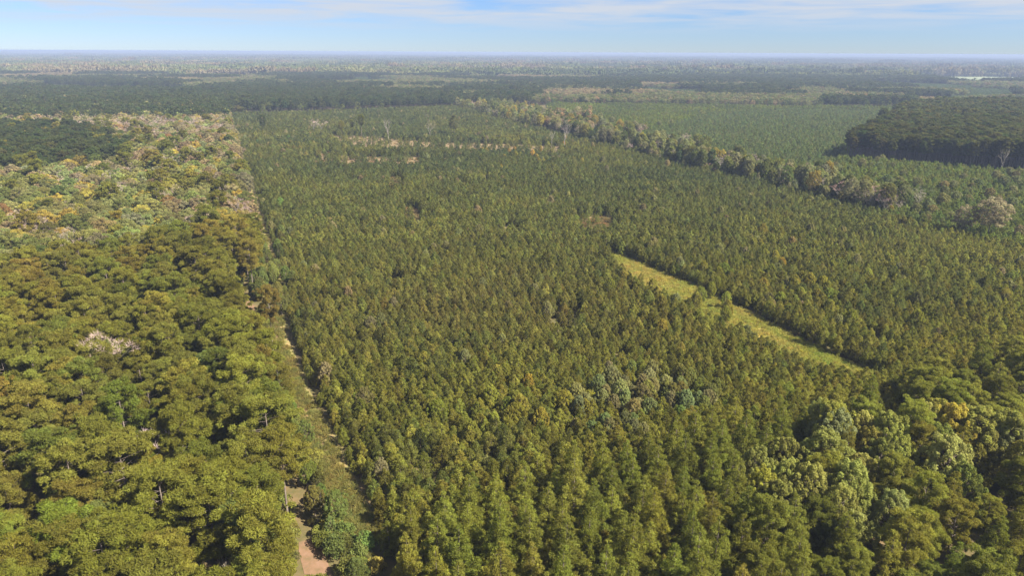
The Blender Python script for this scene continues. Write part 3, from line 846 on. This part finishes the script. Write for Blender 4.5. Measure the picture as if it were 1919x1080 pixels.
for _ in range(3):
    xx = x[kk] + rng.uniform(-3.8, 3.8, kk.sum()); yy = y[kk] + rng.uniform(-3.8, 3.8, kk.sum())
    put('young', xx, yy, np.full(len(xx), 1.15), vary(np.tile(C_YP_CO * [.95, 1.1, 1.1], (len(xx), 1)), .06, .1), np.full(len(xx), .9))

# ------------------------------------------------------------------ build: largest 300 of a kind singly, the rest as masses
NAMES = {'tall': ('tall_pine', 'tree'), 'mature': ('pine_tree', 'tree'), 'cone': ('conical_pine', 'tree'), 'young': ('young_pine', 'tree'), 'broad': ('broadleaf_tree', 'tree'),
         'spire': ('small_broadleaf_tree', 'tree'), 'bare': ('bare_tree', 'tree'), 'snag': ('dead_tree', 'dead tree'), 'shrub': ('shrub', 'shrub')}
H0 = {'tall': 24.0, 'mature': 21.0, 'cone': 17.0, 'young': 7.4, 'broad': 17.0, 'spire': 14.5, 'bare': 16.0, 'snag': 14.0, 'shrub': 2.6}
LIMIT = {'tall': 240, 'mature': 295, 'cone': 290, 'young': 295, 'broad': 290, 'spire': 250, 'bare': 280, 'shrub': 290}
SINGLES = []          # (root object, kind, u, v, tint, scale)
def single(kind, x, y, s, sz, tint, rot, var, lean=(0, 0), z=0.0):
    name, cat = NAMES[kind]
    tr, cw, _w, _c = MODELS[kind][var % len(MODELS[kind])]
    e = bpy.data.objects.new(name, None); COL.objects.link(e)
    e.empty_display_size = .5
    e.location = (x, y, z); e.rotation_euler = (lean[0], lean[1], rot); e.scale = (s, s, sz)
    e['category'] = cat
    for nm, me in (('trunk', tr), ('crown', cw)):
        if me is None: continue
        o = bpy.data.objects.new(nm, me); COL.objects.link(o); o.parent = e
        o['tint'] = [float(t) for t in tint]
    return e
MASS_LABEL = {'tall': ('tall_pine_forest', 'dark stand of tall pines'), 'mature': ('pine_forest', 'mass of pines'), 'cone': ('thinned_pine_forest', 'thinned pines'), 'young': ('plantation_forest', 'close rows of young pines'), 'broad': ('broadleaf_forest', 'mixed broadleaf wood'),
              'spire': ('broadleaf_thicket', 'small broadleaf trees'), 'bare': ('bare_forest', 'pale leafless trees in the wood'), 'shrub': ('scrub_vegetation', 'low green scrub')}
for kind, lst in BUCKET.items():
    x = np.concatenate([q[0] for q in lst]); y = np.concatenate([q[1] for q in lst]); s = np.concatenate([q[2] for q in lst])
    ti = np.concatenate([q[3] for q in lst]); sz = np.concatenate([q[4] for q in lst])
    n = len(x)
    rot = rng.uniform(0, 6.283, n); var = rng.integers(0, 1000, n)
    hh = H0[kind] * sz
    u_, v_ = PX(x, y, hh * .75)
    dist = np.sqrt(x * x + y * y + (CAM_H - hh) ** 2)
    size = hh / dist
    vis = (u_ > -15) & (u_ < 1934) & (v_ > 0) & (v_ < 1105)
    score = np.where(vis, size, 0)
    order = np.argsort(-score)[:LIMIT[kind]]
    order = order[score[order] > 0]
    pick = np.zeros(n, bool); pick[order] = True
    for i in order:
        e = single(kind, x[i], y[i], s[i], sz[i], ti[i], rot[i], int(var[i]))
        SINGLES.append((e, kind, u_[i], v_[i], ti[i], sz[i], x[i], y[i]))
    nm, lb = MASS_LABEL[kind]
    lod_edges = {'tall': (500, 1000), 'mature': (260, 900), 'young': (330, 700), 'broad': (260, 900), 'bare': (300, 900)}.get(kind, (250, 1e9))
    for lod, lo, hi in (('near', 0, lod_edges[0]), ('mid', lod_edges[0], lod_edges[1]), ('far', lod_edges[1], 1e9)):
        k = ~pick & (dist >= lo) & (dist < hi)
        if not k.any(): continue
        pc = PROTO.get((kind, lod)) or PROTO.get((kind, 'mid')) or PROTO[kind, 'near']
        tl = rng.normal(size=(k.sum(), 2)) * .04
        mass(nm, lb + {'near': ' close by', 'mid': ' in the middle distance', 'far': ' far off'}[lod], x[k], y[k], np.zeros(k.sum()),
             np.column_stack([tl, rot[k]]), np.column_stack([s[k], s[k], sz[k]]), ti[k], var[k] % len(pc.objects), pc)
    print(kind, n, int(pick.sum()))

# trees that stand out on their own
PINK = [.42, .31, .27]; TAN = [.29, .25, .14]
SPECIAL = [
    ('bare', G(588, 251), 15, 1.15, PINK, 'pale pink rounded leafless tree in the far soil gap, left one of a touching pair'),
    ('bare', G(604, 251), 17, 1.25, PINK, 'pale pink rounded leafless tree in the far soil gap, right one of a touching pair'),
    ('mature', G(494, 249), 21, .95, C_PINE_D * 1.4, 'lone tall pine above young pines near the far left plantation corner'),
    ('mature', G(641, 254), 17, .75, C_PINE, 'short yellowish pine just right of the pale pink pair of trees'),
    ('tall', G(661, 256), 19, .7, C_PINE_G, 'slender pine between the short yellowish pine and the taller bare stemmed pine'),
    ('tall', G(678, 257), 25, 1.0, C_PINE_G, 'tall bare stemmed pine at the edge of the far orange soil gap'),
    ('snag', G(729, 268), 24, 1.05, None, 'big white dead tree with forking limbs in the far soil gap'),
    ('bare', G(807, 262), 19, 1.0, TAN, 'thin tan leafless tree right of the big white dead tree'),
    ('mature', G(851, 259), 25, 1.1, C_BL_P * .75, 'broad pale topped tall tree below the far plantation corner'),
    ('snag', G(1057, 279), 26, 1.0, None, 'tall white dead tree on the far right plantation edge'),
    ('snag', G(1034, 274), 15, .9, None, 'short white dead tree just left of the tall white one on the edge'),
    ('broad', G(1848, 452), 22, 1.2, TAN, 'big tan crowned tree on the right plantation edge, larger of two'),
    ('broad', G(1800, 448), 17, 1.0, TAN, 'smaller tan crowned tree touching the big tan one on its left'),
    ('broad', G(1905, 458), 10, .85, C_BL_T, 'low orange tan tree at the right edge of the photo'),
    ('snag', G(1873, 328), 20, .9, None, 'white dead stem in front of the dark tall pine stand'),
    ('bare', G(271, 908, 7), 18, .85, [.50, .38, .36], 'pinkish white leafless tree among dark pines near the lower left corner'),
    ('broad', G(431, 815, 10), 15, .75, [.26, .27, .035], 'bright lime yellow small tree among the pines left of the track'),
    ('bare', G(178, 648, 19), 23, 1.0, PINK, 'pinkish leafless treetop standing out of the olive pine wood'),
    ('tall', G(513, 674), 24, .8, C_PINE_B * [1.05, .95, 1], 'tall brownish pine with a long bare trunk beside the track'),
    ('spire', G(1745, 800, 9), 16, 1.15, C_BL_Y * [.85, .98, .9], 'bright yellow green pointed tree, left one of two before the dark pines'),
    ('spire', G(1838, 828, 9), 17, 1.3, C_BL_Y * [.85, 1.02, 1.1], 'bright yellow green broad tree, right one of two before the dark pines'),
    ('spire', G(1568, 835, 8), 16, 1.2, C_BL_P * [.9, .95, 1.05], 'grey green pointed tree at the upper left of the broadleaf patch'),
    ('spire', G(1530, 880, 7), 16, 1.35, C_BL * 1.2, 'yellow green tree with bright upright sprays in the broadleaf patch'),
    ('spire', G(1888, 850, 8), 15, 1.2, C_BL_P, 'pale green tree at the right edge below the dark pines'),
    ('snag', G(428, 1066, 6), 10, .6, None, 'small whitish dead tree in a dark gap at the bottom edge'),
]
for i, (kind, p, h, w_, t, lab) in enumerate(SPECIAL):
    k0 = h / H0[kind]
    e = single(kind, p[0], p[1], k0 * w_, k0, [.4, .36, .3] if t is None else t, i * 1.7, i)
    e['label'] = lab
    if kind == 'mature' or kind == 'tall': e['group'] = 'pines that stand out on their own'

# ------------------------------------------------------------------ what each single tree looks like and where it stands
ONES = ['first', 'second', 'third', 'fourth', 'fifth', 'sixth', 'seventh', 'eighth', 'ninth']
ORD = ONES + ['tenth', 'eleventh', 'twelfth', 'thirteenth', 'fourteenth', 'fifteenth', 'sixteenth', 'seventeenth', 'eighteenth', 'nineteenth', 'twentieth']
for tens, tth in (('twenty', 'thirtieth'), ('thirty', 'fortieth'), ('forty', 'fiftieth'), ('fifty', 'sixtieth'), ('sixty', 'seventieth')):
    ORD += [f'{tens}-{o}' for o in ONES] + [tth]
NOUN = {'mature': 'pine', 'tall': 'stand pine', 'cone': 'pointed pine', 'young': 'young pine', 'broad': 'broadleaf tree', 'spire': 'small broadleaf tree', 'bare': 'leafless tree', 'shrub': 'shrub'}
GROUP = {'mature': 'mature pines of the wood', 'tall': 'pines of the dark stand', 'cone': 'thinned pines below the plantation', 'young': 'young pines of the plantation', 'broad': 'broadleaf trees of the wood', 'spire': 'small broadleaf trees', 'bare': 'leafless trees of the wood', 'shrub': 'shrubs beside the track'}
def shade(kind, t):
    r, g, b = t
    lum = .3 * r + .6 * g + .1 * b
    if kind == 'bare': return 'pinkish grey' if lum < .27 else 'pale pinkish'
    q = r / g
    base = 'orange brown' if q > 1.38 else 'tan' if q > 1.2 else 'yellow olive' if q > 1.06 else 'olive green' if q > .9 else 'mid green'
    if lum > .19: return 'pale ' + base
    if lum < .09: return 'dark ' + base
    return base
def place(kind, u, v):
    hz_ = ['far left', 'left', 'centre left', 'centre', 'centre right', 'right', 'far right'][int(min(6, max(0, u / 274.2)))]
    vt = ['top edge', 'upper part', 'upper middle', 'middle', 'lower middle', 'lower part', 'bottom edge'][int(min(6, max(0, (v - 150) / 133)))]
    return vt, hz_
cells = {}
for e, kind, u, v, t, sz, x, y in SINGLES:
    vt, hz_ = place(kind, u, v)
    med = {'mature': (.82, 1.0), 'cone': (.75, .95), 'young': (.85, 1.05), 'broad': (.85, 1.02), 'spire': (.55, .85), 'bare': (.98, 1.1), 'shrub': (1.0, 1.3), 'tall': (1.03, 1.12)}[kind]
    size = 'small' if sz < med[0] else 'large' if sz > med[1] else 'medium'
    cells.setdefault((kind, size, shade(kind, t), vt, hz_), []).append((u, v, e))
for (kind, size, sh, vt, hz_), lst in cells.items():
    lst.sort(key=lambda q: q[0])
    for i, (u, v, e) in enumerate(lst):
        where = f"in the {vt}, {hz_}"
        if len(lst) == 1: e['label'] = f"{size} {sh} {NOUN[kind]} {where}"
        else:
            o_ = ('leftmost' if i == 0 else 'rightmost' if i == len(lst) - 1 else (ORD[min(i, len(ORD) - 1)] + ' from left'))
            e['label'] = f"{size} {sh} {NOUN[kind]}, {o_} {where}"
        e['group'] = GROUP[kind]

# grass tussocks on the strip and in the verge
def in_poly_points(poly, n):
    lo, hi = poly.min(0), poly.max(0)
    p = rng.uniform(lo, hi, (n, 2)); return p[inside(poly, p[:, 0], p[:, 1])]
p = in_poly_points(GRASS_STRIP, 9000)
ti_ = rng.uniform(0, len(t1) - 1, 900); i0 = ti_.astype(int); fr = (ti_ - i0)[:, None]
pv = t1[i0] * (1 - fr) + t1[np.minimum(i0 + 1, len(t1) - 1)] * fr + ENRM * (rng.choice([-1, 1], 900) * rng.uniform(.7, 2.2, 900))[:, None]
nz = fbm(p[:, 0], p[:, 1], 12, 81)
cc = np.concatenate([lerp([.27, .28, .05], [.36, .30, .075], np.clip(nz * 2.2 - .6, 0, 1)), np.tile([.20, .18, .05], (900, 1))])
pw = np.concatenate([in_poly_points(q, 420) for q in CLEAR])
cc = np.concatenate([cc, lerp([.12, .13, .04], [.30, .19, .09], rng.random(len(pw)))])
p = np.concatenate([p, pv, pw]); n = len(p)
gs = .5 + .7 * rng.random(n)
mass('grass', 'tall yellow green grass in the strip', p[:, 0], p[:, 1], np.zeros(n), np.column_stack([np.zeros((n, 2)), rng.uniform(0, 6.28, n)]), np.column_stack([gs, gs, gs * .9]), vary(cc, .08, .12), rng.integers(0, 4, n), PROTO['grass', 'near'])

# ------------------------------------------------------------------ far woods, 2.6 km to the horizon
def clump_patch(seed, size, count, hmin, hmax, rr):
    rg = np.random.default_rng(seed)
    g = Geo()
    cen = np.stack([rg.uniform(-size / 2, size / 2, count), rg.uniform(-size / 2, size / 2, count), rg.uniform(hmin, hmax, count)], 1)
    ag = rg.random(count)
    leaves(g, rg, cen, np.stack([np.full(count, rr), np.full(count, rr), np.full(count, min(rr, 6) * .7)], 1) * (.7 + .6 * rg.random((count, 1))), 12, rr * .95, rr * .8, 0, needle=.1, spread=.8, clump_age=ag)
    k = np.where(cen[:, 2] > 0)[0]
    for i in k: tube(g, [cen[i, 0], cen[i, 1], 0], cen[i] + [0, 0, -.3 * rr], rr * .35, rr * .7, 0, 3)
    return g
def patch_col(nm, size, count, rr):
    col = bpy.data.collections.new(nm)
    for i in range(5):
        me = clump_patch(300 + i, size, count, 7, 13, rr).mesh(f"{nm}_{i}", [M_FARLEAF])
        col.objects.link(bpy.data.objects.new(f"{nm}_{i}", me))
    return col
def far_ring(name, label, y0, y1, sp, col, k0):
    x, y = grid(sp, sp, -y1 * .85, y1 * .85, y0, y1, .3)
    k = (np.abs(x) < y * .79 + 80) & ~inside(FARFIELD, x, y)
    x, y = x[k], y[k]; n = len(x)
    sc = 420 if y0 < 5000 else 900
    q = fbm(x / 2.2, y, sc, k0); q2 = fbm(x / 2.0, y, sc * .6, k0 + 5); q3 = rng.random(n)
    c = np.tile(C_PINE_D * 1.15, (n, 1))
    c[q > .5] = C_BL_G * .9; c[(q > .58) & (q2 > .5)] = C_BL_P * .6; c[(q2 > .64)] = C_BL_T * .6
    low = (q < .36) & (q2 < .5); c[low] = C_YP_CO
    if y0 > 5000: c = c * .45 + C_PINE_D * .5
    s = 1 + .15 * rng.normal(size=n); zz = np.where(low, .55, 1.25) * (1 + .2 * rng.normal(size=n)) * (.85 + .6 * q2)
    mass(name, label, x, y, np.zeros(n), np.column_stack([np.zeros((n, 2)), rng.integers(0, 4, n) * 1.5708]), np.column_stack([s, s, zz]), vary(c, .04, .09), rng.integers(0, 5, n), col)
    print(name, n)
far_ring('distant_forest', 'far woods fading into the haze', 2600, 6200, 52, patch_col('distant', 60, 42, 5.2), 91)
far_ring('horizon_forest', 'woods at the horizon', 6150, 15000, 170, patch_col('horizon', 195, 120, 11), 97)
M_CANOPY = noise_mat("horizon_canopy", [(.3, (.045, .06, .025)), (.5, (.075, .085, .04)), (.7, (.14, .125, .07))], 0.0012, 6)
rads = np.array([14800, 15800, 16900, 18200, 19700, 21300, 23000]); aa = np.linspace(-.75, .75, 120)
vv = [(math.sin(a) * r, math.cos(a) * r, 8 + (r - 14800) / 8200 * 52 + 9 * float(vnoise(a * 60, r / 900, 1, 3))) for r in rads for a in aa]
ff = [(i * 120 + j, i * 120 + j + 1, (i + 1) * 120 + j + 1, (i + 1) * 120 + j) for i in range(6) for j in range(119)]
me = bpy.data.meshes.new('horizon_canopy'); me.from_pydata(vv, [], ff); me.materials.append(M_CANOPY)
o = bpy.data.objects.new('treeline', me); COL.objects.link(o); o['kind'] = 'stuff'; o['label'] = 'last line of woods at the horizon'

# ------------------------------------------------------------------ haze
hz, t = new_mat("haze_air")
pv = N(t, 'ShaderNodeVolumePrincipled'); pv.inputs['Color'].default_value = (.33, .405, .60, 1); pv.inputs['Density'].default_value = 1.5e-4; pv.inputs['Anisotropy'].default_value = 0.0
oo = N(t, 'ShaderNodeOutputMaterial'); t.links.new(pv.outputs[0], oo.inputs['Volume'])
hx, z0, z1 = 24000, -1.0, 91.0
vv = [(sx * hx, sy * hx, z) for z in (z0, z1) for sx, sy in ((-1, -1), (1, -1), (1, 1), (-1, 1))]
me = bpy.data.meshes.new('haze'); me.from_pydata(vv, [], [(3, 2, 1, 0), (4, 5, 6, 7), (0, 1, 5, 4), (1, 2, 6, 5), (2, 3, 7, 6), (3, 0, 4, 7)])
me.materials.append(hz)
o = bpy.data.objects.new('haze', me); COL.objects.link(o); o['kind'] = 'stuff'; o['label'] = 'thin blue haze over the woods'
